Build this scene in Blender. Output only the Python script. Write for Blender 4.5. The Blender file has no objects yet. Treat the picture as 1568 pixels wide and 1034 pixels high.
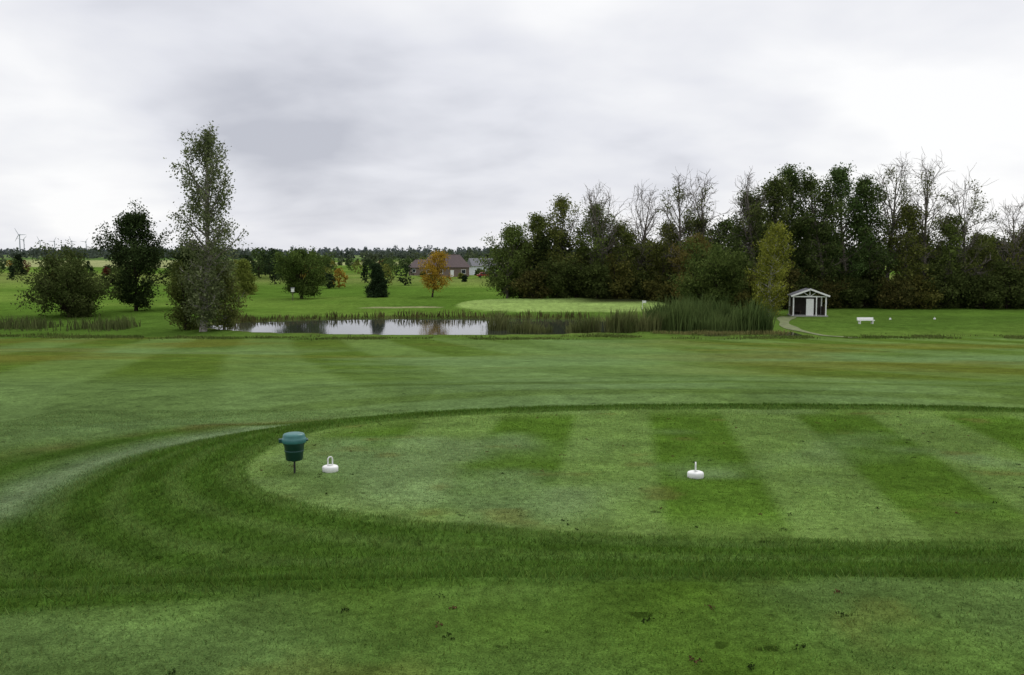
import bpy, math, random
import numpy as np
from mathutils import Vector
rng=np.random.default_rng(7)
CZ=8.0   # camera height in world; terrain heights below are relative to it
scene=bpy.context.scene

# ------------------------------------------------------------ helpers
def link(o):
    scene.collection.objects.link(o); return o
def mesh_quads(name,V,Q,mats=(),midx=None,col=None,smooth=False):
    V=np.asarray(V,np.float32); Q=np.asarray(Q,np.int32)
    me=bpy.data.meshes.new(name)
    me.vertices.add(len(V)); me.vertices.foreach_set('co',V.ravel())
    me.loops.add(Q.size); me.loops.foreach_set('vertex_index',Q.ravel())
    me.polygons.add(len(Q))
    me.polygons.foreach_set('loop_start',np.arange(0,Q.size,4,dtype=np.int32))
    me.polygons.foreach_set('loop_total',np.full(len(Q),4,np.int32))
    if midx is not None: me.polygons.foreach_set('material_index',np.asarray(midx,np.int32))
    me.polygons.foreach_set('use_smooth',np.full(len(Q),smooth,bool))
    for m in mats: me.materials.append(m)
    if col is not None:
        a=me.color_attributes.new('col','FLOAT_COLOR','POINT')
        c=np.ones((len(V),4),np.float32); c[:,:3]=col
        a.data.foreach_set('color',c.ravel())
    me.update(calc_edges=True)
    return link(bpy.data.objects.new(name,me))
def hsh(ix,iy,s):
    h=(ix.astype(np.int64)*374761393+iy.astype(np.int64)*668265263+s*1442695041)&0x7fffffff
    h=((h^(h>>13))*1274126177)&0x7fffffff
    return ((h^(h>>16))&0xffff)/65535.0
def vn(x,y,s=0):
    ix=np.floor(x); iy=np.floor(y); fx=x-ix; fy=y-iy
    fx=fx*fx*(3-2*fx); fy=fy*fy*(3-2*fy)
    a=hsh(ix,iy,s);b=hsh(ix+1,iy,s);c=hsh(ix,iy+1,s);d=hsh(ix+1,iy+1,s)
    return (a*(1-fx)+b*fx)*(1-fy)+(c*(1-fx)+d*fx)*fy
def fbm(x,y,s=0,o=3):
    t=0;a=.5;n=0
    for i in range(o):
        t=t+a*vn(x*2**i,y*2**i,s+i*17); n+=a; a*=.5
    return t/n
def ss(a,b,x):
    t=np.clip((x-a)/(b-a),0,1); return t*t*(3-2*t)

# ------------------------------------------------------------ terrain
PY=[-4000,0,5.0,7.4,15,18,30,50,70,74,97,110,200,300,600,1000,1500,3000,5000]
PZ=[-1.8,-1.8,-1.8,-2.4,-2.42,-2.8,-3.7,-5.0,-6.05,-6.17,-6.12,-6.0,-5.75,-5.2,-3.9,-1,3,10,20]
def sell(x,y,cx,cy,a,b,p=2.5):
    st=((np.abs(x-cx)/a)**p+(np.abs(y-cy)/b)**p)**(1/p)+1e-6
    return np.hypot(x-cx,y-cy)*(1-1/st)
def teeD(x,y): return sell(x,y,4,11.0,7.1,3.45)
def backD(x,y): return sell(x,y,2.5,0,9,4.95)
def pondE(x,y):
    e=((x+6.0)/21.5)**2+((y-84.5)/10.6)**2
    return e+(fbm(x*.16,y*.22,5)-.5)*.40
def H(x,y):
    x=np.asarray(x,float); y=np.asarray(y,float)
    z=np.interp(y,PY,PZ)
    z=z-.38*ss(0.2,3.0,teeD(x,y))*ss(5.5,8,y)*(1-ss(15,22,y))
    z=z-.25*ss(0,2.5,backD(x,y))*(1-ss(5,7.5,y))
    z=z-1.0*np.clip((1.12-pondE(x,y))/.4,0,1)
    g=sell(x,y,6,108,13.5,11.2)
    z=z+(.38+.022*np.clip(y-97,0,24))*(1-ss(-1.5,1.6,g))
    z=z+(fbm(x*.03,y*.03,3)-.5)*.55*ss(20,45,y)*(1+5*ss(150,500,y))*(1-.8*ss(1.8,1.1,pondE(x,y)))
    z=z+(fbm(x*.35,y*.35,9)-.5)*.07*ss(0,6,np.abs(teeD(x,y)))
    z=z+(fbm(x*.0016,y*.0016,33)-.5)*12*ss(600,1600,y)
    return z+CZ
def mixc(c,k,m): return c*(1-m[:,None])+np.array(k)[None,:]*m[:,None]
def gcol(x,y):
    n=len(x)
    big=fbm(x*.07,y*.1,21,3); med=fbm(x*.5,y*.6,22,3); sm=fbm(x*3,y*3,23,2)
    td=teeD(x,y)+(vn(x*2,y*2,4)-.5)*.12; bd=backD(x,y)+(vn(x*2,y*2,6)-.5)*.12
    c=np.tile(np.array([.043,.086,.012]),(n,1))
    # curved mowing lines in the collar round the tee
    rl=ss(-.2,.9,np.sin(td*2*math.pi/.62+1.5*(med-.5)))*ss(6,8,y)
    c=mixc(c,[.080,.130,.030],rl*.5*ss(.3,.6,big+.25*(sm-.5)+.1))
    ys=y+.35*np.sin(x*.3)+.25*(med-.5)
    c=mixc(c,[.075,.125,.03],ss(.2,.9,np.sin(ys*2*math.pi/.5))*(1-ss(7.0,8.5,y))*.35)
    # fairway
    fm=np.maximum(ss(17.2,18.0,y+(med-.5)*.8),ss(3.7,4.3,td+(med-.5)*.6)*ss(9,10.3,y))*(1-ss(67,72,y+(big-.5)*9+(fbm(x*.3,y*.3,48)-.5)*4))
    u=(x+0.22*y)+5*np.sin(y*.022)
    stripe=ss(-.3,.3,np.sin(u*2*math.pi/7.0))
    fc=np.tile(np.array([.066,.108,.017]),(n,1))
    fc=mixc(fc,[.104,.162,.042],stripe*.78)
    fc=mixc(fc,[.116,.182,.070],ss(.42,.68,big)*(.75)*(1-ss(40,60,y)))
    fc=mixc(fc,[.108,.112,.020],ss(.50,.76,fbm(x*.09+7,y*.14,44))*.6*ss(20,34,y))
    fc=mixc(fc,[.104,.102,.020],ss(6,24,-x)*ss(26,46,y)*.5*ss(.3,.6,fbm(x*.2,y*.16,45)))
    fc=mixc(fc,[.116,.184,.060],np.exp(-((x-2-.05*y)/(2.5+.05*y))**2)*ss(22,35,y)*.65)
    arc=ss(.25,.8,np.sin(td*2*math.pi/2.9+.6))*(1-ss(8,16,td))*ss(3.8,4.6,td)
    fc=mixc(fc,[.055,.090,.014],arc*.5)
    c=c*(1-fm[:,None])+fc*fm[:,None]
    # dew-pale track left of the tee
    band=np.exp(-((td-2.75-(med-.5)*.5)/.48)**2)*ss(-0.6,-4.0,x)*ss(8.7,10.0,y+.25*(sm-.5))
    c=mixc(c,[.150,.205,.105],band*.72)
    brn=np.exp(-((td-3.85)/.45)**2)*ss(-2.5,-5.0,x)*ss(.35,.6,med)*ss(8.5,10,y)
    c=mixc(c,[.085,.080,.026],brn*.65)
    lft=ss(4.3,5.2,td)*ss(-3,-6,x)*(1-ss(20,30,y))*ss(9,10.5,y)
    c=mixc(c,[.095,.150,.052],lft*.6)
    dk=np.exp(-((td-1.9)/.16)**2)*ss(13,15,y)
    c=mixc(c,[.028,.056,.010],dk*.6)
    # front tee
    tm=1-ss(-.07,.05,td)
    tst=ss(-.25,.25,np.sin((x-.12*(y-11)-.64+.1*(med-.5))*2*math.pi/2.25))
    tc=np.tile(np.array([.062,.118,.015]),(n,1))
    tc=mixc(tc,[.110,.174,.044],tst*.9)
    tc=mixc(tc,[.138,.200,.084],ss(.5,.75,fbm(x*.45+3,y*.6,51))*.65)
    edge=1-ss(0,1.1,-td)
    tc=mixc(tc,[.110,.170,.042],edge*.6)
    tc=mixc(tc,[.110,.112,.030],ss(.68,.82,fbm(x*1.3,y*2.0,52))*.5)
    c=c*(1-tm[:,None])+tc*tm[:,None]
    # back tee
    bm=1-ss(-.05,.12,bd)
    bs=np.clip(ss(.42,.62,fbm(x*.5+1,y*.35,61)-.05)*.5+ss(-.5,-1.4,x+.5*(med-.5))*.7+.5*ss(.9,1.8,x+.5*(med-.5)),0,1)
    bc=np.tile(np.array([.050,.098,.009]),(n,1))
    bc=mixc(bc,[.094,.150,.046],bs*.75)
    bc=mixc(bc,[.105,.122,.028],ss(.62,.8,fbm(x*2.1,y*2.4,62))*.4)
    c=c*(1-bm[:,None])+bc*bm[:,None]
    # beyond the pond
    far=ss(68,74,y+(big-.5)*6)
    f=np.tile(np.array([.068,.126,.018]),(n,1))
    f=mixc(f,[.110,.175,.030],ss(.4,.65,fbm(x*.02,y*.03,71)))
    f=mixc(f,[.048,.085,.016],(1-ss(96,100,y))*.45)
    far2=ss(170,230,y)
    f=mixc(f,[.135,.165,.045],far2*ss(.45,.6,fbm(x*.006,y*.012,72))*.8)
    f=mixc(f,[.25,.27,.12],ss(350,420,y)*ss(.5,.56,fbm(x*.003,y*.005,73)))
    f=mixc(f,[.06,.11,.035],ss(700,900,y)*.7)
    gd=sell(x,y,6,108,12.5,9.8)
    f=mixc(f,[.205,.290,.080],(1-ss(-.6,.5,gd)))
    bk=((x+13.5)/5.5)**2+((y-112)/1.6)**2
    f=mixc(f,[.34,.29,.19],(1-ss(.7,1.1,bk))*.55)
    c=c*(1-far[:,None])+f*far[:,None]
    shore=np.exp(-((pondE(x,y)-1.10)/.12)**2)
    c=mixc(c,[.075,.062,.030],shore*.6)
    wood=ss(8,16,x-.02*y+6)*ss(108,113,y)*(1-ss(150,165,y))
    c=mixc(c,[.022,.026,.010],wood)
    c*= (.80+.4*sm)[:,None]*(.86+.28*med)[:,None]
    return c

def sinhgrid(c,a,lo,hi,du):
    u0=math.asinh((lo-c)/a);u1=math.asinh((hi-c)/a)
    return c+a*np.sinh(np.linspace(u0,u1,int((u1-u0)/du)))
gx=sinhgrid(0,6,-3500,3500,.0145); gy=sinhgrid(9,6,-300,4500,.0130)
X,Y=np.meshgrid(gx,gy); x=X.ravel();y=Y.ravel()
Z=H(x,y)
nx,ny=len(gx),len(gy)
i=np.arange(nx-1)[None,:]+nx*np.arange(ny-1)[:,None]; i=i.ravel()
Q=np.stack([i,i+1,i+1+nx,i+nx],1)

# ------------------------------------------------------------ materials
def mat(name):
    m=bpy.data.materials.new(name); m.use_nodes=True
    nt=m.node_tree; b=nt.nodes['Principled BSDF']; return m,nt,b
def plain(name,c,rough=.6,var=.15,scale=8,metal=0,bump=0,spec=.4):
    m,nt,b=mat(name)
    tc=nt.nodes.new('ShaderNodeTexCoord'); n=nt.nodes.new('ShaderNodeTexNoise')
    n.inputs['Scale'].default_value=scale; n.inputs['Detail'].default_value=5
    nt.links.new(tc.outputs['Object'],n.inputs['Vector'])
    mr=nt.nodes.new('ShaderNodeMapRange'); mr.inputs[1].default_value=.3; mr.inputs[2].default_value=.7
    mr.inputs[3].default_value=1-var; mr.inputs[4].default_value=1+var
    nt.links.new(n.outputs['Fac'],mr.inputs[0])
    mx=nt.nodes.new('ShaderNodeVectorMath'); mx.operation='SCALE'
    mx.inputs[0].default_value=c; nt.links.new(mr.outputs[0],mx.inputs['Scale'])
    nt.links.new(mx.outputs[0],b.inputs['Base Color'])
    b.inputs['Roughness'].default_value=rough; b.inputs['Metallic'].default_value=metal
    b.inputs['Specular IOR Level'].default_value=spec
    if bump:
        bp=nt.nodes.new('ShaderNodeBump'); bp.inputs['Strength'].default_value=bump; bp.inputs['Distance'].default_value=.02
        nt.links.new(n.outputs['Fac'],bp.inputs['Height']); nt.links.new(bp.outputs[0],b.inputs['Normal'])
    return m
def attrmat(name,transl=.3):
    m,nt,b=mat(name); nt.nodes.remove(b)
    a=nt.nodes.new('ShaderNodeAttribute'); a.attribute_name='col'
    d=nt.nodes.new('ShaderNodeBsdfDiffuse'); nt.links.new(a.outputs['Color'],d.inputs[0])
    t=nt.nodes.new('ShaderNodeBsdfTranslucent'); nt.links.new(a.outputs['Color'],t.inputs[0])
    mx=nt.nodes.new('ShaderNodeMixShader'); mx.inputs[0].default_value=transl
    nt.links.new(d.outputs[0],mx.inputs[1]); nt.links.new(t.outputs[0],mx.inputs[2])
    nt.links.new(mx.outputs[0],nt.nodes['Material Output'].inputs[0])
    return m
M_leaf=attrmat('foliage',.3); M_blade=attrmat('grass_blades',.25)
def barkmat():
    m,nt,b=mat('bark'); nt.nodes.remove(b)
    d=nt.nodes.new('ShaderNodeBsdfDiffuse')
    a=nt.nodes.new('ShaderNodeAttribute'); a.attribute_name='col'
    tc=nt.nodes.new('ShaderNodeTexCoord'); n=nt.nodes.new('ShaderNodeTexNoise'); n.inputs['Scale'].default_value=5
    nt.links.new(tc.outputs['Object'],n.inputs['Vector'])
    mr=nt.nodes.new('ShaderNodeMapRange'); mr.inputs[1].default_value=.35; mr.inputs[2].default_value=.65; mr.inputs[3].default_value=.45; mr.inputs[4].default_value=1.3
    nt.links.new(n.outputs['Fac'],mr.inputs[0])
    s=nt.nodes.new('ShaderNodeVectorMath'); s.operation='SCALE'
    nt.links.new(a.outputs['Color'],s.inputs[0]); nt.links.new(mr.outputs[0],s.inputs['Scale'])
    nt.links.new(s.outputs[0],d.inputs[0]); nt.links.new(d.outputs[0],nt.nodes['Material Output'].inputs[0])
    return m
M_bark=barkmat()

def groundmat():
    m,nt,b=mat('turf'); L=nt.links.new; nt.nodes.remove(b); b=nt.nodes.new('ShaderNodeBsdfDiffuse'); L(b.outputs[0],nt.nodes['Material Output'].inputs[0])
    a=nt.nodes.new('ShaderNodeAttribute'); a.attribute_name='col'
    g=nt.nodes.new('ShaderNodeNewGeometry')
    def noise(s,d=3,r=.6):
        n=nt.nodes.new('ShaderNodeTexNoise'); n.inputs['Scale'].default_value=s; n.inputs['Detail'].default_value=d; n.inputs['Roughness'].default_value=r
        L(g.outputs['Position'],n.inputs['Vector']); return n
    def mr(src,a0,a1,b0,b1):
        r=nt.nodes.new('ShaderNodeMapRange'); 
        for k,v in zip((1,2,3,4),(a0,a1,b0,b1)): r.inputs[k].default_value=v
        L(src,r.inputs[0]); return r.outputs[0]
    def mul(p,q):
        r=nt.nodes.new('ShaderNodeMath'); r.operation='MULTIPLY'; L(p,r.inputs[0]); L(q,r.inputs[1]); return r.outputs[0]
    n1=noise(90,3,.7); n2=noise(14,3,.65); n3=noise(2.2,4,.6); n4=noise(.25,4,.6)
    f=mul(mul(mr(n1.outputs['Fac'],.3,.7,.55,1.45),mr(n2.outputs['Fac'],.3,.7,.70,1.30)),mul(mr(n3.outputs['Fac'],.3,.7,.80,1.20),mr(n4.outputs['Fac'],.3,.7,.86,1.14)))
    n5=noise(5.5,2,.5); sp=mr(n5.outputs['Fac'],.70,.745,1,.45); f=mul(f,sp)
    s=nt.nodes.new('ShaderNodeVectorMath'); s.operation='SCALE'; L(a.outputs['Color'],s.inputs[0]); L(f,s.inputs['Scale'])
    L(s.outputs[0],b.inputs['Color'])
    add=nt.nodes.new('ShaderNodeMath'); add.operation='ADD'; L(n1.outputs['Fac'],add.inputs[0]); L(mr(n2.outputs['Fac'],0,1,0,2.2),add.inputs[1])
    bp=nt.nodes.new('ShaderNodeBump'); bp.inputs['Strength'].default_value=.6; bp.inputs['Distance'].default_value=.02
    L(add.outputs[0],bp.inputs['Height']); L(bp.outputs[0],b.inputs['Normal'])
    return m
M_turf=groundmat()
ground=mesh_quads('ground',np.stack([x,y,Z],1),Q,[M_turf],col=gcol(x,y),smooth=True)

# ------------------------------------------------------------ short grass blades near the camera
def blades(name,n,x0,x1,y0,y1,dens,hfun,wfun,colscale=1.0,seed=1):
    r=np.random.default_rng(seed)
    yy=y0+(y1-y0)*r.random(n)**dens; xx=x0+(x1-x0)*r.random(n)
    lim=.62*yy+1.2; k=np.abs(xx)<lim; xx=xx[k]; yy=yy[k]; n=len(xx)
    zz=H(xx,yy)
    h=hfun(xx,yy)*(.6+.8*r.random(n)); w=wfun(xx,yy)*(.7+.6*r.random(n))
    a=r.random(n)*math.pi; dx=np.cos(a)*w/2; dy=np.sin(a)*w/2
    lx=r.normal(0,.6,n)*h; ly=r.normal(0,.6,n)*h
    V=np.zeros((n,4,3)); 
    V[:,0]=np.stack([xx-dx,yy-dy,zz-.004],1); V[:,1]=np.stack([xx+dx,yy+dy,zz-.004],1)
    V[:,2]=np.stack([xx+dx*.25+lx,yy+dy*.25+ly,zz+h],1); V[:,3]=np.stack([xx-dx*.25+lx,yy-dy*.25+ly,zz+h],1)
    c=gcol(xx,yy)*(.75+.75*r.random(n)[:,None])*colscale
    c[:,0]*=1+.35*(r.random(n)-.4)
    return mesh_quads(name,V.reshape(-1,3),np.arange(4*n).reshape(-1,4),[M_blade],col=np.repeat(c,4,0))
def hf(x,y):
    onb=(1-ss(-.05,.1,backD(x,y))); ont=(1-ss(-.07,.05,teeD(x,y)))
    out=ss(2.0,2.6,teeD(x,y))*ss(8.5,10,y)
    return (.032-.021*np.maximum(np.maximum(onb,ont),out))*(.6+.8*fbm(x*4,y*4,91,2))
def wf(x,y): return .004+.0006*y
blades('grass_turf',400000,-9,9,3.0,18,1.35,hf,wf,1.3)

# ------------------------------------------------------------ water
wx=np.linspace(-34,24,30); wy=np.linspace(71,100,20)
WX,WY=np.meshgrid(wx,wy); i=(np.arange(29)[None,:]+30*np.arange(19)[:,None]).ravel()
mw,nt,b=mat('pond_water')
b.inputs['Base Color'].default_value=(.035,.040,.030,1); b.inputs['Roughness'].default_value=.05; b.inputs['IOR'].default_value=1.33
g=nt.nodes.new('ShaderNodeNewGeometry'); n=nt.nodes.new('ShaderNodeTexNoise'); n.inputs['Scale'].default_value=1.6; n.inputs['Detail'].default_value=3
nt.links.new(g.outputs['Position'],n.inputs['Vector']); bp=nt.nodes.new('ShaderNodeBump'); bp.inputs['Strength'].default_value=.09; bp.inputs['Distance'].default_value=.03
nt.links.new(n.outputs['Fac'],bp.inputs['Height']); nt.links.new(bp.outputs[0],b.inputs['Normal'])
mesh_quads('pond_water',np.stack([WX.ravel(),WY.ravel(),np.full(600,CZ-6.34)],1),np.stack([i,i+1,i+31,i+30],1),[mw])

# ------------------------------------------------------------ trees
def nrm(v): return v/(np.linalg.norm(v)+1e-9)
class TB:
    def __init__(s): s.V=[];s.Q=[];s.C=[];s.M=[];s.n=0
    def add(s,V,Q,C,m):
        s.V.append(V);s.Q.append(Q+s.n);s.C.append(C);s.M.append(np.full(len(Q),m));s.n+=len(V)
    def tube(s,P,R,c,k=5):
        P=np.asarray(P);R=np.asarray(R);n=len(P)
        T=np.gradient(P,axis=0); T/=np.linalg.norm(T,axis=1)[:,None]+1e-9
        ref=np.array([.13,.21,.97]) if abs(T[0][2])<.8 else np.array([.98,.1,.05])
        A=np.cross(T,ref);A/=np.linalg.norm(A,axis=1)[:,None]+1e-9;B=np.cross(T,A)
        th=np.arange(k)*2*math.pi/k
        V=P[:,None,:]+R[:,None,None]*(np.cos(th)[None,:,None]*A[:,None,:]+np.sin(th)[None,:,None]*B[:,None,:])
        a=np.arange(n-1)[:,None]*k; j=np.arange(k)[None,:]; j2=(j+1)%k
        Q=np.stack([a+j,a+j2,a+k+j2,a+k+j],-1).reshape(-1,4)
        s.add(V.reshape(-1,3),Q,np.tile(c,(n*k,1)),0)
    def leaves(s,cent,per,sig,size,c1,c2,r,flat=.75,droop=0):
        cent=np.asarray(cent); m=len(cent)
        if m==0:return
        cnt=np.repeat(np.arange(m),per); n=len(cnt)
        P=cent[cnt]+r.normal(0,1,(n,3))*np.array([sig,sig,sig*flat])
        if droop: P[:,2]-=np.abs(r.normal(0,droop,n))
        A=r.normal(0,1,(n,3)); A/=np.linalg.norm(A,axis=1)[:,None]
        B=np.cross(A,r.normal(0,1,(n,3))); B/=np.linalg.norm(B,axis=1)[:,None]
        sz=size*(.6+.8*r.random(n))[:,None]
        V=np.stack([P-A*sz*.5,P-B*sz*.3,P+A*sz*.5,P+B*sz*.3],1).reshape(-1,3)
        ct=r.random(m)[cnt]; t=np.clip(.6*ct+.4*r.random(n),0,1)[:,None]
        c=np.array(c1)*(1-t)+np.array(c2)*t
        c*=(.75+.5*r.random(n))[:,None]
        s.add(V,np.arange(4*n).reshape(-1,4),np.repeat(c,4,0),1)
    def obj(s,name,loc=None):
        V=np.concatenate(s.V)
        if loc is None: loc=(0,0,0)
        o=mesh_quads(name,V-np.array(loc),np.concatenate(s.Q),[M_bark,M_leaf],np.concatenate(s.M),np.concatenate(s.C))
        o.location=loc
        return o
def path(p,d,L,n,r,wob=.12,up=0.0):
    P=[np.array(p,float)]; d=nrm(np.array(d,float))
    for i in range(n):
        d=nrm(d+r.normal(0,wob,3)+np.array([0,0,up])); P.append(P[-1]+d*L/n)
    return np.array(P)
ENV={'round':lambda t:math.sqrt(max(0,1-(2*t-1)**2))*.95+.08,
 'oval':lambda t:(math.sin(math.pi*min(1,t**.75))**.7)*.95+.08,
 'column':lambda t:.34+.62*math.sin(math.pi*(t**.8))**.8 if t<.97 else .2,
 'cone':lambda t:(1-t)**.85+.03,
 'vase':lambda t:.5+.5*math.sin(math.pi*min(1,t*.8+.1)) if t<.9 else .45,}
BARK_D=(.045,.036,.028); BARK_G=(.16,.15,.13); BARK_W=(.42,.40,.36)
def tree(name,x,y,h,w,env='oval',t0=.15,limbs=28,subs=4,per=34,sig=.45,size=.26,c1=(.018,.034,.010),c2=(.06,.095,.028),
         bark=BARK_D,el=(10,60),tw=0,leafprob=1.0,seed=0,lean=0,builder=None,multi=1,droop=0,tr=None,cut=1.0,twr=.012):
    r=np.random.default_rng(seed+int(abs(x)*131+y*17)); T=builder or TB()
    z=float(H(np.array([x]),np.array([y]))[0])-.1
    bc=np.array(bark); r0=tr or h*.014+.03
    cent=[]
    for k in range(multi):
        ax=(r.random()-.5)*.5*(multi>1); ay=(r.random()-.5)*.5*(multi>1)
        tp=path((x+ax,y+ay,z),(ax*.6+lean,ay*.6,1),h*.96*(1 if k==0 else .8),10,r,.045,.03)
        rr=r0*(1-np.linspace(0,1,11))**.8+.012; rr[0]*=1.3
        T.tube(tp,rr,bc,7)
        nl=max(4,limbs//multi)
        for i in range(nl):
            t=(i+r.random())/nl
            e=math.radians(el[0]+(el[1]-el[0])*t+r.normal(0,8)); az=i*2.4+r.normal(0,.4)
            R=w/2*ENV[env](t)*(.55+.6*r.random())
            L=R/max(.35,math.cos(e)); f=t0+(1-t0)*t
            zt=f*h-L*math.sin(e)*.75; fz=np.clip(zt/(h*.96),t0*.6,.96)
            j=fz*10; j0=int(min(9,j)); p=tp[j0]+(tp[j0+1]-tp[j0])*(j-j0)
            d=(math.cos(az)*math.cos(e),math.sin(az)*math.cos(e),math.sin(e))
            lp=path(p,d,L,5,r,.10,.03 if env!='cone' else -.02)
            lr=rr[j0]*.5; T.tube(lp,lr*(1-np.linspace(0,1,6))**.8+.006,bc,4)
            leafy=r.random()<leafprob and f<cut
            if leafy: cent+= [lp[3],lp[4],lp[5]]
            for q in range(subs):
                g_=.3+.7*(q+r.random())/subs; jj=g_*5; q0=int(min(4,jj)); sp=lp[q0]+(lp[q0+1]-lp[q0])*(jj-q0)
                dd=nrm(nrm(lp[q0+1]-lp[q0])*.7+r.normal(0,.55,3)+np.array([0,0,.15]))
                sl=max(.35,L*.42*(1.15-g_*.5))
                s2=path(sp,dd,sl,3,r,.16,.04); T.tube(s2,lr*.35*(1-np.linspace(0,1,4))**.8+twr*.6,bc,3)
                if leafy: cent+=[s2[2],s2[3]]
                for u in range(tw):
                    b0=s2[1+u%3]; s3=path(b0,nrm(dd+r.normal(0,.6,3)),sl*.7,2,r,.15,.03); T.tube(s3,np.array([1,.8,.5])*twr,bc,3)
        if leafprob>.5 and cut>=1: cent+=[tp[9],tp[10]]
    if cent: T.leaves(cent,per,sig,size,c1,c2,r,droop=droop)
    if builder is None: return T.obj(name,(x,y,z))

# tall birch by the pond on the left, with its own low suckers
tree('birch_tree',-26.2,77,17.0,5.4,'column',.08,72,4,20,.26,.20,(.050,.072,.022),(.21,.24,.11),bark=(.26,.24,.21),el=(20,66),seed=3,droop=.6,tw=1)
tree('birch_tree',-24.9,78.5,5.6,3.0,'oval',.1,24,4,20,.30,.19,(.050,.068,.018),(.18,.20,.055),bark=(.25,.23,.2),seed=5,droop=.3)
tree('willow_shrub',-28.3,79,5.8,3.2,'oval',.03,26,4,22,.34,.2,(.038,.056,.014),(.14,.165,.04),seed=8,multi=3,droop=.2)
tree('ash_tree',-43.4,105,10.7,7.6,'oval',.10,44,5,38,.40,.25,(.014,.025,.009),(.058,.085,.027),seed=11)
tree('ash_tree',-38.6,110,7.4,5.0,'oval',.05,28,5,38,.42,.25,(.016,.028,.009),(.062,.088,.026),seed=12)
tree('rounded_shrub',-46.8,96,6.0,8.9,'round',.05,44,5,40,.38,.23,(.028,.044,.011),(.11,.135,.042),seed=13,multi=5,el=(5,60))
tree('maple_tree',-31.2,135,6.9,7.4,'round',.14,34,5,38,.38,.25,(.034,.060,.013),(.125,.175,.042),seed=14,multi=2)
tree('larch_tree',-43.8,150,5.6,3.8,'cone',.05,34,4,30,.32,.24,(.08,.115,.022),(.24,.27,.055),el=(5,35),seed=15)
tree('autumn_maple_tree',-12.0,137,6.7,4.7,'oval',.22,24,4,20,.32,.21,(.22,.13,.018),(.48,.32,.04),seed=16)
tree('spruce_tree',-20.2,137,5.0,3.5,'cone',.03,60,4,30,.2,.2,(.012,.026,.012),(.045,.07,.03),el=(-12,20),seed=17)
tree('spruce_tree',-157,290,6.5,4.6,'cone',.03,40,3,22,.3,.32,(.012,.020,.011),(.03,.044,.02),el=(-12,20),seed=18)

# woodland on the right
W1=(.042,.062,.013);W2=(.195,.220,.058)
wl=[(-.6,121,10.0,5.5,0),(2.8,122,11.6,6.0,0),(6.6,122,13.7,7.2,0),(10.4,121,12.8,6.0,0),(15.2,120,10.4,5.6,0),(19.6,121,10.2,5.6,.0),
 (24,121,11,5.0,0),(28.3,113,13.6,5.2,1),(31.4,112,15.6,6.4,1),(34.8,113,16.9,6.8,1),(38.0,111,16.2,6.4,1),(41.2,112,16.9,6.8,1),(44.0,113,15.6,6.0,1),
 (48.6,112,12.4,5.2,0),(53.2,112,11.0,5.0,0),(58.3,113,8.8,5.2,0),(64,112,10,6,0),(70,113,12,6,0)]
for i,(a,b_,h,w,k) in enumerate(wl):
    c1,c2=((.028,.048,.013),(.130,.172,.052)) if k else (W1,W2)
    v_=.85+.3*((i*37)%11)/11; c2=(c2[0]*v_,c2[1],c2[2])
    tree('poplar_tree',a,b_,h,w,'oval',.22 if k else .12,36,5,30 if k else 27,.40,.25,c1,c2,bark=(.14,.125,.10),seed=30+i,leafprob=.92 if k else .86,el=(15,68),tw=1)
bare=[(12.4,121,15,5.5,.12),(16.5,122,15.0,5.5,.15),(22.0,120,16.8,5.2,.4),(25.2,120,16.4,5,.35),(46.3,113,17.8,5.4,.3),(50.8,112,17.4,5.8,.3),
      (55.6,112,14.8,5.8,.3),(61.3,112,12.8,5,.12),(67.5,111,13.5,5,.1),(29.9,112,16.0,4.5,.4)]
for i,(a,b_,h,w,lp_) in enumerate(bare):
    tree('bare_poplar_tree',a,b_,h,w,'vase',.25,32,6,12,.34,.23,(.050,.068,.020),(.18,.195,.065),bark=(.17,.15,.13),seed=60+i,leafprob=lp_,tw=3,el=(30,70),cut=.9,twr=.02)
tree('brown_leaved_tree',22.2,112,8.6,5.2,'oval',.08,30,4,32,.36,.24,(.060,.055,.015),(.20,.17,.048),seed=81)
tree('willow_bush',23.3,103,7.2,7.6,'round',.03,44,5,40,.40,.24,(.032,.055,.013),(.135,.175,.046),seed=82,multi=4)
tree('yellowing_birch_tree',27.8,98,9.9,4.0,'column',.06,48,4,22,.26,.19,(.095,.120,.020),(.34,.35,.060),bark=BARK_W,seed=83,droop=.3)

# the rest of the wood as one mass: back row and undergrowth
T=TB(); r=np.random.default_rng(99)
for a in np.arange(1,78,4.2):
    tree('',a+r.normal(0,.8),127+r.normal(0,3),(7.5 if a<27 else 11 if a<47 else 7.5)+r.normal(0,1),6,'oval',.08,20,4,30,.5,.36,(.016,.025,.009),(.070,.090,.028),builder=T,seed=int(a*7))
for a in np.arange(3,78,2.7):
    yy=118+r.normal(0,1) if a<26 else 109+abs(r.normal(0,1.5))
    if 28<a<35: yy=108+r.random()
    br=r.random()
    tree('',a,yy,2.4+3.0*r.random(),4.2,'round',.03,14,4,30,.42,.28,(.020,.032,.009),(.100,.125,.035) if br<.6 else (.13,.115,.035) if br<.82 else (.19,.18,.045),builder=T,seed=int(a*11),multi=2)
T.obj('woodland_undergrowth')

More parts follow.
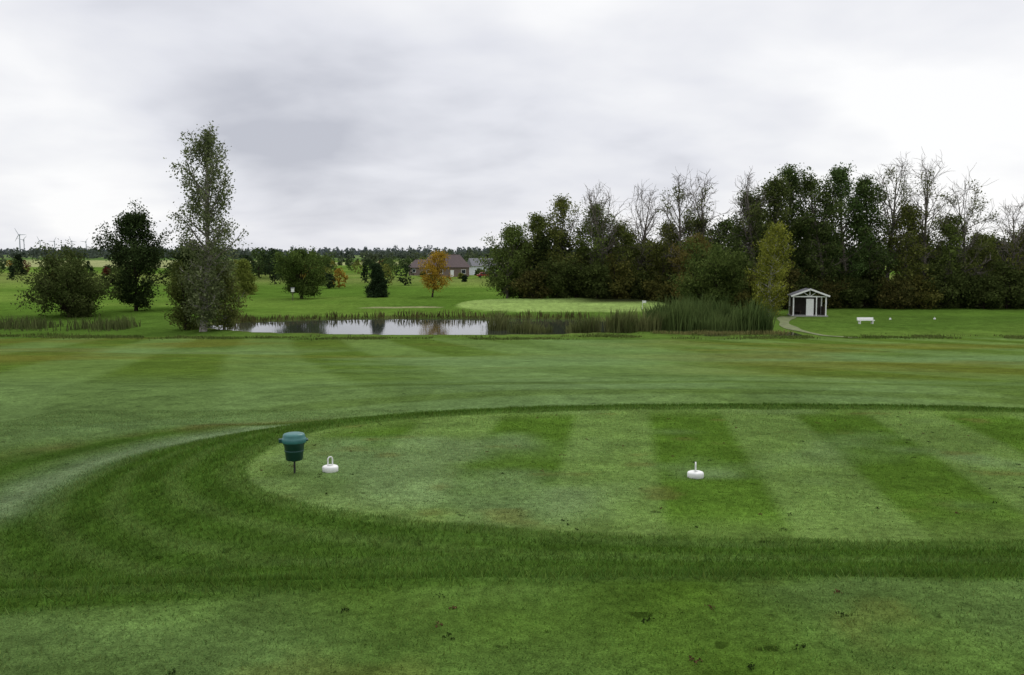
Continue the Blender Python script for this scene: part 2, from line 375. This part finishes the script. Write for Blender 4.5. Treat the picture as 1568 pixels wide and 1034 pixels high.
# scattered small trees in the middle distance (one mass)
def blobtree(T,x,y,h,w,c1,c2,r,n=110,size=.6,shape=0):
    z=float(H(np.array([x]),np.array([y]))[0])
    t=r.random(n)**.8
    if shape: rad=w/2*(1-t)**.9*r.random(n)**.4
    else: rad=w/2*np.sqrt(np.clip(1-(2*t-1)**2,0,1))*r.random(n)**.35*(.75+.5*r.random(n))
    th=r.random(n)*2*math.pi
    C=np.stack([x+rad*np.cos(th),y+rad*np.sin(th),z+h*.06+t*h*.94],1)
    T.leaves(C,3,size*.5,size,c1,c2,r)
    T.tube(np.array([[x,y,z-.2],[x,y,z+h*.5]]),[h*.025,h*.01],np.array(BARK_D),4)
T=TB(); r=np.random.default_rng(5)
pal=[((.014,.026,.012),(.04,.06,.025)),((.028,.045,.014),(.08,.12,.038)),((.07,.09,.018),(.20,.21,.05)),((.15,.10,.018),(.34,.22,.035)),((.05,.02,.012),(.10,.03,.02))]
for k in range(105):
    yy=170+230*r.random()**.8; px=r.uniform(355,760) if r.random()<.8 else r.uniform(-100,360)
    xx=(px-784)/1394*yy; p=r.choice(5,p=[.40,.36,.15,.06,.03]); sh=1 if p==0 and r.random()<.6 else 0
    h=2.0+3.5*r.random()
    if -.11<xx/yy<-.03 and yy<300: h=1.3
    blobtree(T,xx,yy,h,h*(.45 if sh else .85),*pal[p],r,shape=sh,size=.5)
for k in range(30): # clump behind the birch
    yy=230+r.random()*60; xx=-.285*yy+r.normal(0,.035)*yy; h=4+4*r.random(); blobtree(T,xx,yy,h,h*.7,*pal[int(r.choice(2))],r,size=.7)
T.obj('parkland_trees')
# distant forest belts; aerial haze painted into leaf colours, paler and bluer farther out
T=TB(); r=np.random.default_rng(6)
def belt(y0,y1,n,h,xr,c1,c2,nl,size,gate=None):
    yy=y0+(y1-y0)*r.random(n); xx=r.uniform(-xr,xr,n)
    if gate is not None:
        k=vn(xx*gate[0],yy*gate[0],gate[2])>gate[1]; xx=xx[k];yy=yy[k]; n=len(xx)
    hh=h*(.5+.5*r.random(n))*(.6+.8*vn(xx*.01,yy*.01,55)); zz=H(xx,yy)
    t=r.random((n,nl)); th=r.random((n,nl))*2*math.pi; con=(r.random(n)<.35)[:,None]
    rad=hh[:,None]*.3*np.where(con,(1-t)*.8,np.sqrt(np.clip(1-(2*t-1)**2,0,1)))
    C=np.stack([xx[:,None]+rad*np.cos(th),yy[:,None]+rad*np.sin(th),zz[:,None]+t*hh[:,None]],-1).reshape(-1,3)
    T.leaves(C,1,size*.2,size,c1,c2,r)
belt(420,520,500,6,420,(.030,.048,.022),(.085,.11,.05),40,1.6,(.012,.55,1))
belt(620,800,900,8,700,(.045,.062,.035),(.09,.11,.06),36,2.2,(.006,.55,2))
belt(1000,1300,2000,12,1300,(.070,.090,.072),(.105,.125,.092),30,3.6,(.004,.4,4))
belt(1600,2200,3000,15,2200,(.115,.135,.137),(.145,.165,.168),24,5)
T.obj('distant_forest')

# ------------------------------------------------------------ reeds
def reeds(name,pts,h,w,c1,c2,seed,heads=0):
    r=np.random.default_rng(seed); n=len(pts); xx=pts[:,0]; yy=pts[:,1]; zz=H(xx,yy)
    zz=np.maximum(zz,CZ-6.6)
    hh=h*(.55+.6*r.random(n))*(.5+1.0*vn(xx*.7,yy*.7,seed)); a=r.random(n)*math.pi
    dx=np.cos(a)*w/2;dy=np.sin(a)*w/2; lx=r.normal(0,.2,n)*hh; ly=r.normal(0,.2,n)*hh
    def ring(f,wf,l): return np.stack([xx-dx*wf+lx*l,yy-dy*wf+ly*l,zz+hh*f],1),np.stack([xx+dx*wf+lx*l,yy+dy*wf+ly*l,zz+hh*f],1)
    a0,b0=ring(0,1,0);a1,b1=ring(.6,.9,.35);a2,b2=ring(1,.12,1)
    V=np.stack([a0,b0,a1,b1,a2,b2],1).reshape(-1,3); k=np.arange(n)*6
    Q=np.concatenate([np.stack([k,k+1,k+3,k+2],1),np.stack([k+2,k+3,k+5,k+4],1)])
    t=np.clip(.5*r.random(n)+.6*vn(xx*.9,yy*.9,seed+5),0,1)[:,None]; c=(np.array(c1)*(1-t)+np.array(c2)*t)*(.7+.6*r.random(n)[:,None])
    return mesh_quads(name,V,Q,[M_blade],col=np.repeat(c,6,0))
r=np.random.default_rng(42)
def patch(n,cx,cy,a,b):
    th=r.random(n)*2*math.pi; q=np.sqrt(r.random(n)); return np.stack([cx+a*q*np.cos(th),cy+b*q*np.sin(th)],1)
RG1=(.030,.058,.016);RG2=(.13,.175,.055)
reeds('cattail_reeds',np.concatenate([patch(4600,16.2,80,4.6,3.8),patch(900,20.2,77.5,2.0,2)]),2.1,.075,RG1,RG2,1)
reeds('cattail_reeds',np.concatenate([patch(380,1.6,77,2.0,1.0),patch(450,6.0,77,1.5,1.2),patch(450,9.2,76.5,1.4,1.2),patch(500,11.6,79,1.6,2.5),patch(200,-1.2,80,.9,.8)]),1.5,.07,(.05,.07,.02),(.17,.18,.07),2)
xx=r.uniform(-28,17,30000); yy=r.uniform(72,98,30000); e=pondE(xx,yy)
k=(e>1.02)&(e<1.20)&(yy>88)&(vn(xx*.3,yy*.3,18)>.3); q=np.stack([xx[k],yy[k]],1)
reeds('bank_reeds',q,.60,.08,(.035,.042,.014),(.13,.12,.045),3)
ditch=np.stack([r.uniform(-72,-34,3600),81+r.normal(0,1.5,3600)],1); ditch=ditch[vn(ditch[:,0]*.35,ditch[:,1]*.3,77)>.25]
reeds('ditch_reeds',ditch,.9,.07,(.035,.050,.016),(.12,.14,.05),5)
reeds('straw_grass',patch(1200,17.5,75.4,6.0,.7),.30,.05,(.12,.13,.04),(.24,.22,.085),6)
# unmown tufts along the near bank, breaking the edge of the fairway
tx=r.uniform(-45,48,16000); ty=70.5+r.normal(0,1.3,16000)+(fbm(tx*.1,tx*0+3,19)-.5)*6; k=(pondE(tx,ty)>1.06)&(vn(tx*.45,ty*.5,31)>.42)
reeds('rough_grass',np.stack([tx[k],ty[k]],1),.16,.06,(.050,.085,.016),(.13,.155,.045),9)

# ------------------------------------------------------------ built objects
M_white=plain('white_paint',(.74,.74,.71),.5,.10,9)
M_dgreen=plain('dark_green_plastic',(.008,.050,.042),.42,.15,20)
M_teal=plain('teal_plastic',(.030,.135,.125),.38,.12,20)
M_steel=plain('dark_steel',(.05,.05,.05),.5,.2,20,.6)
def lathe(name,prof,m,seg=32,bevel=0):
    V=[];Q=[]
    for (R,z) in prof:
        for j in range(seg):
            a=j*2*math.pi/seg; V.append((R*math.cos(a),R*math.sin(a),z))
    n=len(prof)
    for i in range(n-1):
        for j in range(seg):
            j2=(j+1)%seg; Q.append((i*seg+j,i*seg+j2,(i+1)*seg+j2,(i+1)*seg+j))
    return mesh_quads(name,V,Q,[m],smooth=True)
def boxo(name,sx,sy,sz,loc,m,bev=.01,rot=(0,0,0)):
    v=[(a*sx/2,b*sy/2,c*sz/2) for c in(-1,1) for b in(-1,1) for a in(-1,1)]
    o=mesh_quads(name,v,[(0,2,3,1),(4,5,7,6),(0,1,5,4),(2,6,7,3),(0,4,6,2),(1,3,7,5)],[m])
    o.location=loc;o.rotation_euler=rot
    if bev: 
        b=o.modifiers.new('b','BEVEL'); b.width=bev; b.segments=2
    return o
def tubeo(name,P,R,m,k=10):
    T=TB(); T.tube(P,np.full(len(P),R) if np.isscalar(R) else R,np.array([0,0,0]),k)
    o=mesh_quads(name,np.concatenate(T.V),np.concatenate(T.Q),[m],smooth=True); return o
def empty(name,loc,rot=0):
    e=bpy.data.objects.new(name,None); e.location=loc; e.rotation_euler=(0,0,rot); link(e); return e
def par(e,*os):
    for o in os: o.parent=e
def Hs(x,y): return float(H(np.array([x]),np.array([y]))[0])

# seed / divot bin on a spike
e=empty('divot_mix_bin',(-2.44,10.05,Hs(-2.44,10.05)),.25)
body=lathe('bucket',[(.001,.150),(.080,.150),(.092,.156),(.112,.330),(.121,.336),(.121,.352),(.113,.356),(.001,.356)],M_dgreen)
lid=lathe('lid',[(.100,.345),(.134,.350),(.137,.358),(.137,.392),(.130,.402),(.124,.408),(.122,.430),(.112,.448),(.085,.456),(.001,.459)],M_teal)
collar=lathe('collar',[(.001,.135),(.030,.135),(.034,.142),(.034,.152),(.001,.153)],M_steel,16)
post=tubeo('spike_post',np.array([[0,0,-.1],[0,0,.14]]),.011,M_steel)
hinge=boxo('handle_tab',.045,.05,.045,(-.145,0,.375),M_dgreen,.008)
lip=boxo('hinge',.03,.09,.02,(.14,0,.375),M_dgreen,.006)
rib1=lathe('body_band',[(.1025,.246),(.1065,.250),(.1075,.262),(.1045,.266)],M_dgreen)
par(e,body,lid,collar,post,hinge,lip,rib1)

def marker(x,y,rot):
    e=empty('tee_marker',(x,y,Hs(x,y)-.006),rot)
    disc=lathe('base_disc',[(.001,0),(.084,0),(.090,.008),(.090,.052),(.084,.064),(.070,.070),(.001,.070)],M_white)
    P=[(-.030,0,.06)]
    for a in np.linspace(math.pi,0,13): P.append((.030*math.cos(a),0,.135+.035*math.sin(a)))
    P.append((.030,0,.06))
    h=tubeo('handle_loop',np.array(P),.0085,M_white,8)
    stem=lathe('hub',[(.001,.068),(.022,.068),(.020,.082),(.001,.084)],M_white,16)
    par(e,disc,h,stem)
marker(-2.06,10.15,.75); marker(2.02,9.85,1.35)

# shelter
e=empty('golf_shelter',(31.9,98.2,Hs(31.9,98.2)),-.12)
M_roof=plain('shingle_roof',(.10,.10,.11),.85,.2,6,bump=.3); M_wood=plain('brown_boards',(.10,.075,.055),.8,.25,4)
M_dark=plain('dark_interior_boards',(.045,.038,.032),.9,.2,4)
W=3.5;D=2.4;wall=2.05;rise=.72
parts=[]
for sx in(-1,1):
    for sy in(-1,1): parts.append(boxo('post',.13,.13,wall,(sx*(W/2-.07),sy*(D/2-.07),wall/2),M_white))
parts.append(boxo('tie_beam',W+.1,.10,.13,(0,-D/2+.07,wall+.065),M_white))
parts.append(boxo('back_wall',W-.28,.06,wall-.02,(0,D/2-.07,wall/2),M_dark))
for sx in(-1,1): parts.append(boxo('side_wall',.05,D-.3,1.0,(sx*(W/2-.07),0,.5),M_wood))
parts.append(boxo('door_panel',.78,.05,1.86,(.05,-D/2+.16,.95),M_white))
parts.append(boxo('front_post',.11,.11,wall,(.70,-D/2+.07,wall/2),M_white))
parts.append(boxo('bench_seat',1.0,.4,.06,(-1.0,D/2-.4,.45),M_wood))
parts.append(boxo('bench_leg',.08,.35,.42,(-1.4,D/2-.4,.21),M_wood)); parts.append(boxo('bench_leg',.08,.35,.42,(-.6,D/2-.4,.21),M_wood))
ang=math.atan2(rise,W/2+.2); sl=math.hypot(rise,W/2+.2)
for sx in(-1,1):
    parts.append(boxo('roof_slope',sl+.12,D+.5,.06,(sx*(W/4+.1),0,wall+.16+rise/2),M_roof,.005,(0,sx*ang,0)))
    parts.append(boxo('barge_board',sl+.12,.05,.17,(sx*(W/4+.1),-D/2-.29,wall+.13+rise/2),M_white,.005,(0,sx*ang,0)))
parts.append(boxo('king_post',.09,.08,rise-.05,(0,-D/2+.07,wall+.13+(rise-.05)/2),M_white))
for sx in(-1,1):
    parts.append(boxo('truss_web',.07,.07,.72,(sx*.42,-D/2+.07,wall+.36),M_white,.004,(0,sx*.95,0)))
parts.append(boxo('floor_slab',W+.3,D+.3,.12,(0,0,.04),plain('concrete',(.3,.29,.27),.9,.15)))
par(e,*parts)

# white bench by the next tee
bx,by=33.9,87
e=empty('white_bench',(bx,by,Hs(bx,by)),.05)
ps=[boxo('seat',1.6,.4,.06,(0,0,.34),M_white),boxo('backrest',1.6,.05,.22,(0,.2,.50),M_white,.01,(-.15,0,0))]
for sx in(-1,1): ps+=[boxo('leg',.10,.38,.32,(sx*.62,0,.16),M_white),boxo('back_support',.07,.05,.30,(sx*.62,.225,.45),M_white,.005)]
par(e,*ps)
for (a,b_) in ((42.8,92),(38.3,92)):
    e=empty('tee_marker',(a,b_,Hs(a,b_)))
    par(e,lathe('base_disc',[(.001,0),(.10,0),(.11,.02),(.11,.10),(.09,.12),(.001,.13)],M_white),tubeo('handle_loop',np.array([[-.05,0,.12],[-.04,0,.2],[0,0,.24],[.04,0,.2],[.05,0,.12]]),.012,M_white))
e=empty('golf_flagstick',(14.7,102.5,Hs(14.7,102.5)))
par(e,tubeo('pole',np.array([[0,0,-.1],[0,0,.95]]),.03,M_white),boxo('flag',.42,.02,.26,(.22,0,.80),M_white,0,(0,0,.3)),lathe('cup_collar',[(.001,.0),(.08,0),(.08,.02),(.001,.02)],M_white,16))
e=empty('nest_box_post',(-31.3,130,Hs(-31.3,130)))
par(e,tubeo('post',np.array([[0,0,-.1],[0,0,1.3]]),.05,M_wood),boxo('box',.42,.3,.55,(0,0,1.5),M_white),boxo('box_roof',.55,.42,.05,(0,0,1.81),M_roof,.005,(.15,0,0)))

# houses
def house(name,x,y,w,d,wall,rise,mwall,mroof,rot=0,hip=.0):
    e=empty(name,(x,y,Hs(x,y)-.1),rot)
    b_=boxo('walls',w,d,wall,(0,0,wall/2),mwall,.02)
    o=.5; hx=w/2+o;hy=d/2+o; rx=w/2*(1-hip)+ (o if hip==0 else 0)
    V=[(-hx,-hy,wall+.003),(hx,-hy,wall+.003),(hx,hy,wall+.003),(-hx,hy,wall+.003),(-rx,0,wall+rise),(rx,0,wall+rise)]
    me=bpy.data.meshes.new('roof'); me.from_pydata(V,[],[(0,1,5,4),(2,3,4,5),(1,2,5),(3,0,4),(3,2,1,0)]); me.materials.append(mroof)
    ro=link(bpy.data.objects.new('roof',me)); ps=[b_,ro]
    n=max(2,int(w/3))
    for i in range(n):
        cx=-w/2+w*(i+.5)/n
        if i==n//2: ps.append(boxo('door',.95,.06,2.05,(cx,-d/2-.032,1.03),M_white if hip else M_wood,.0))
        else:
            ps.append(boxo('window_frame',1.3,.05,1.2,(cx,-d/2-.027,1.6),M_white,0)); ps.append(boxo('window_glass',1.1,.04,1.0,(cx,-d/2-.055,1.6),M_glass,0))
    ps.append(boxo('chimney',.6,.6,1.2,(w*.2,.3,wall+rise*.9),M_wood,.01))
    par(e,*ps)
M_glass=plain('window_glass',(.03,.035,.045),.08,.1)
M_broof=plain('brown_shingles',(.085,.062,.060),.9,.2,3); M_groof=plain('grey_shingles',(.14,.14,.15),.9,.2,3)
M_tan=plain('tan_siding',(.16,.12,.10),.8,.1,2); M_wsid=plain('white_siding',(.62,.64,.68),.7,.08,2)
house('brown_house',-19.2,262,13,9,2.8,3.6,M_tan,M_broof,.15,.35)
house('brown_house',-27.5,300,11,8,2.6,2.6,M_tan,M_broof,-.2,.2)
house('white_house',-9.6,285,7.0,7,2.8,2.4,M_wsid,M_groof,.3,0)
e=empty('parked_car',(-7.6,252,Hs(-7.6,252)),.2)
M_red=plain('red_car_paint',(.22,.02,.02),.35,.05); M_tyre=plain('tyre_rubber',(.02,.02,.02),.8,.1)
me=bpy.data.meshes.new('body')
prof=[(-2.1,.35),(-2.15,.75),(-1.5,.9),(-1.0,1.38),(.5,1.42),(1.15,.95),(2.0,.82),(2.12,.35)]
V=[(a,-.85,z) for a,z in prof]+[(a,.85,z) for a,z in prof]; n=len(prof)
F=[tuple(range(n)),tuple(range(2*n-1,n-1,-1))]+[(i,i+n,(i+1)%n+n,(i+1)%n) for i in range(n)]
me.from_pydata(V,[],F); me.materials.append(M_red); bo=link(bpy.data.objects.new('body',me)); bm_=bo.modifiers.new('b','BEVEL'); bm_.width=.06;bm_.segments=2
ps=[bo,boxo('side_glass',1.5,1.74,.34,(-.2,0,1.14),M_glass,.02)]
for a in(-1.3,1.3):
    for s in(-.8,.8):
        w_=lathe('wheel',[(.001,-.1),(.30,-.1),(.33,-.07),(.33,.07),(.30,.1),(.001,.1)],M_tyre,20); w_.rotation_euler=(math.pi/2,0,0); w_.location=(a,s,.33); ps.append(w_)
par(e,*ps)

# wind turbines
M_turb=plain('turbine_white',(.42,.44,.48),.6,.03)
for i,(tx,ty) in enumerate(((-1560,2900),(-1500,3000),(-1470,2850),(-1420,3050),(-1395,2900),(-1440,2700))):
    s=(1.0 if i==0 else .7); z=Hs(tx,ty); e=empty('wind_turbine',(tx,ty,z))
    ps=[tubeo('tower',np.array([[0,0,0],[0,0,62*s]]),np.array([2.2,1.4])*s,M_turb),boxo('nacelle',4*s,8*s,4*s,(0,-1,63*s),M_turb,.5)]
    for k in range(3):
        a=k*2.094+i; dx,dz=math.cos(a),math.sin(a); ps.append(tubeo('blade',np.array([[0,-5,63*s],[dx*13*s,-5,63*s+dz*13*s],[dx*25*s,-5,63*s+dz*25*s]]),np.array([.9,1.1,.3])*s,M_turb,5))
    par(e,*ps)

# worn cart path by the shelter
P=np.array([(29.5,97.0),(27.6,92),(25.8,86),(25.0,80),(25.4,75),(26.5,70)]); t=np.linspace(0,5,40)
cx=np.interp(t,range(6),P[:,0]); cy=np.interp(t,range(6),P[:,1]); wd=(.8+.25*np.sin(t*3))*np.linspace(1,.35,40)
V=[];
for a,b_,w_ in zip(cx,cy,wd):
    for s in np.linspace(-1,1,5): V.append((a+s*w_,b_,Hs(a+s*w_,b_)+.035))
Q=[(i*5+j,i*5+j+1,i*5+j+6,i*5+j+5) for i in range(39) for j in range(4)]
mesh_quads('cart_path',V,Q,[plain('worn_path',(.115,.135,.050),.95,.4,1.2)],smooth=True)

# divots and clipping clumps on the tees
T=TB(); r=np.random.default_rng(77)
for k in range(150):
    yy=3.5+11*r.random()**1.1; xx=r.uniform(-.55,.6)*yy
    if teeD(np.array([xx]),np.array([yy]))[0]>-.1 and backD(np.array([xx]),np.array([yy]))[0]>-.1: continue
    s=r.uniform(.005,.02); n=10
    C=np.stack([xx+r.normal(0,s,n),yy+r.normal(0,s*1.2,n),np.full(n,Hs(xx,yy)+.007)],1)
    br=r.random()<.5
    T.leaves(C,2,.004,.014,(.045,.03,.015) if br else (.015,.026,.008),(.17,.11,.05) if br else (.03,.05,.012),r,flat=.8)
T.obj('divots_and_clippings')

# ------------------------------------------------------------ sky / light
w=bpy.data.worlds.new('World'); scene.world=w; w.use_nodes=True; nt=w.node_tree; L=nt.links.new
for n in list(nt.nodes): nt.nodes.remove(n)
out=nt.nodes.new('ShaderNodeOutputWorld'); N=nt.nodes.new
sunel=math.radians(48); sunrot=math.radians(25)
sky=N('ShaderNodeTexSky'); sky.sky_type='NISHITA'; sky.sun_disc=False; sky.sun_elevation=sunel; sky.sun_rotation=sunrot
bg1=N('ShaderNodeBackground'); bg1.inputs[1].default_value=.08; L(sky.outputs[0],bg1.inputs[0])
tc=N('ShaderNodeTexCoord'); sp=N('ShaderNodeSeparateXYZ'); L(tc.outputs['Generated'],sp.inputs[0])
def M(op,a,b=None,c=None,clamp=False):
    m=N('ShaderNodeMath'); m.operation=op; m.use_clamp=clamp
    for i_,v in enumerate((a,b,c)):
        if v is None: continue
        if isinstance(v,(int,float)): m.inputs[i_].default_value=v
        else: L(v,m.inputs[i_])
    return m.outputs[0]
zz=M('ADD',M('MAXIMUM',sp.outputs[2],0.0),.26)
cb=N('ShaderNodeCombineXYZ'); L(M('DIVIDE',sp.outputs[0],zz),cb.inputs[0]); L(M('DIVIDE',sp.outputs[1],zz),cb.inputs[1])
def NZ(scale,det,rough,off,dist=0):
    mp=N('ShaderNodeMapping'); mp.inputs['Location'].default_value=off; L(cb.outputs[0],mp.inputs[0])
    n=N('ShaderNodeTexNoise'); n.inputs['Scale'].default_value=scale; n.inputs['Detail'].default_value=det; n.inputs['Roughness'].default_value=rough; n.inputs['Distortion'].default_value=dist
    L(mp.outputs[0],n.inputs[0]); return n.outputs['Fac']
n1=NZ(.85,4,.5,(3.1,1.7,0),.3); n2=NZ(2.6,4,.5,(7,2,0),.2)
def lobe(dx,dy,dz,pw):
    v=Vector((dx,dy,dz)).normalized(); d=N('ShaderNodeVectorMath'); d.operation='DOT_PRODUCT'; d.inputs[1].default_value=v
    L(tc.outputs['Generated'],d.inputs[0]); return M('POWER',M('MAXIMUM',d.outputs['Value'],0),pw)
v=M('ADD',M('MULTIPLY',n1,.70),M('MULTIPLY',n2,.34))
v=M('ADD',v,M('MULTIPLY',lobe(.55,1,.14,28),.18)); v=M('ADD',v,M('MULTIPLY',lobe(0,1,.32,60),.16))
v=M('SUBTRACT',v,M('MULTIPLY',lobe(-.33,1,.15,60),.08)); v=M('ADD',v,M('MULTIPLY',lobe(-.45,1,.07,200),.17))
v=M('SUBTRACT',v,M('MULTIPLY',lobe(.55,1,.28,300),.13))
cr=N('ShaderNodeValToRGB'); L(v,cr.inputs[0]); el_=cr.color_ramp.elements
el_[0].position=.33; el_[0].color=(.53,.545,.61,1); el_[1].position=.69; el_[1].color=(.985,.985,.99,1)
k=cr.color_ramp.elements.new(.49); k.color=(.77,.78,.835,1)
bg2=N('ShaderNodeBackground'); L(cr.outputs[0],bg2.inputs[0])
# overcast sky brightens towards the zenith
zr=N('ShaderNodeMapRange'); L(sp.outputs[2],zr.inputs[0]); zr.inputs[1].default_value=.32; zr.inputs[2].default_value=.9; zr.inputs[3].default_value=1.03; zr.inputs[4].default_value=1.9
L(zr.outputs[0],bg2.inputs[1])
mx=N('ShaderNodeMixShader'); mx.inputs[0].default_value=.95; L(bg1.outputs[0],mx.inputs[1]); L(bg2.outputs[0],mx.inputs[2]); L(mx.outputs[0],out.inputs[0])

sd=bpy.data.lights.new('sun','SUN'); sd.energy=.9; sd.angle=math.radians(25); sd.color=(1,.96,.88)
so=link(bpy.data.objects.new('sun',sd)); dirv=Vector((math.sin(sunrot)*math.cos(sunel),math.cos(sunrot)*math.cos(sunel),math.sin(sunel)))
so.rotation_euler=dirv.to_track_quat('Z','Y').to_euler(); so.location=(0,0,60)

cam=bpy.data.cameras.new('camera'); cam.lens=32; cam.sensor_width=36; cam.clip_end=12000; cam.clip_start=.05
co=link(bpy.data.objects.new('camera',cam)); co.location=(0,0,CZ); co.rotation_euler=(math.radians(85.0),0,0)
scene.camera=co
scene.view_settings.view_transform='Standard'; scene.view_settings.look='None'; scene.view_settings.exposure=0
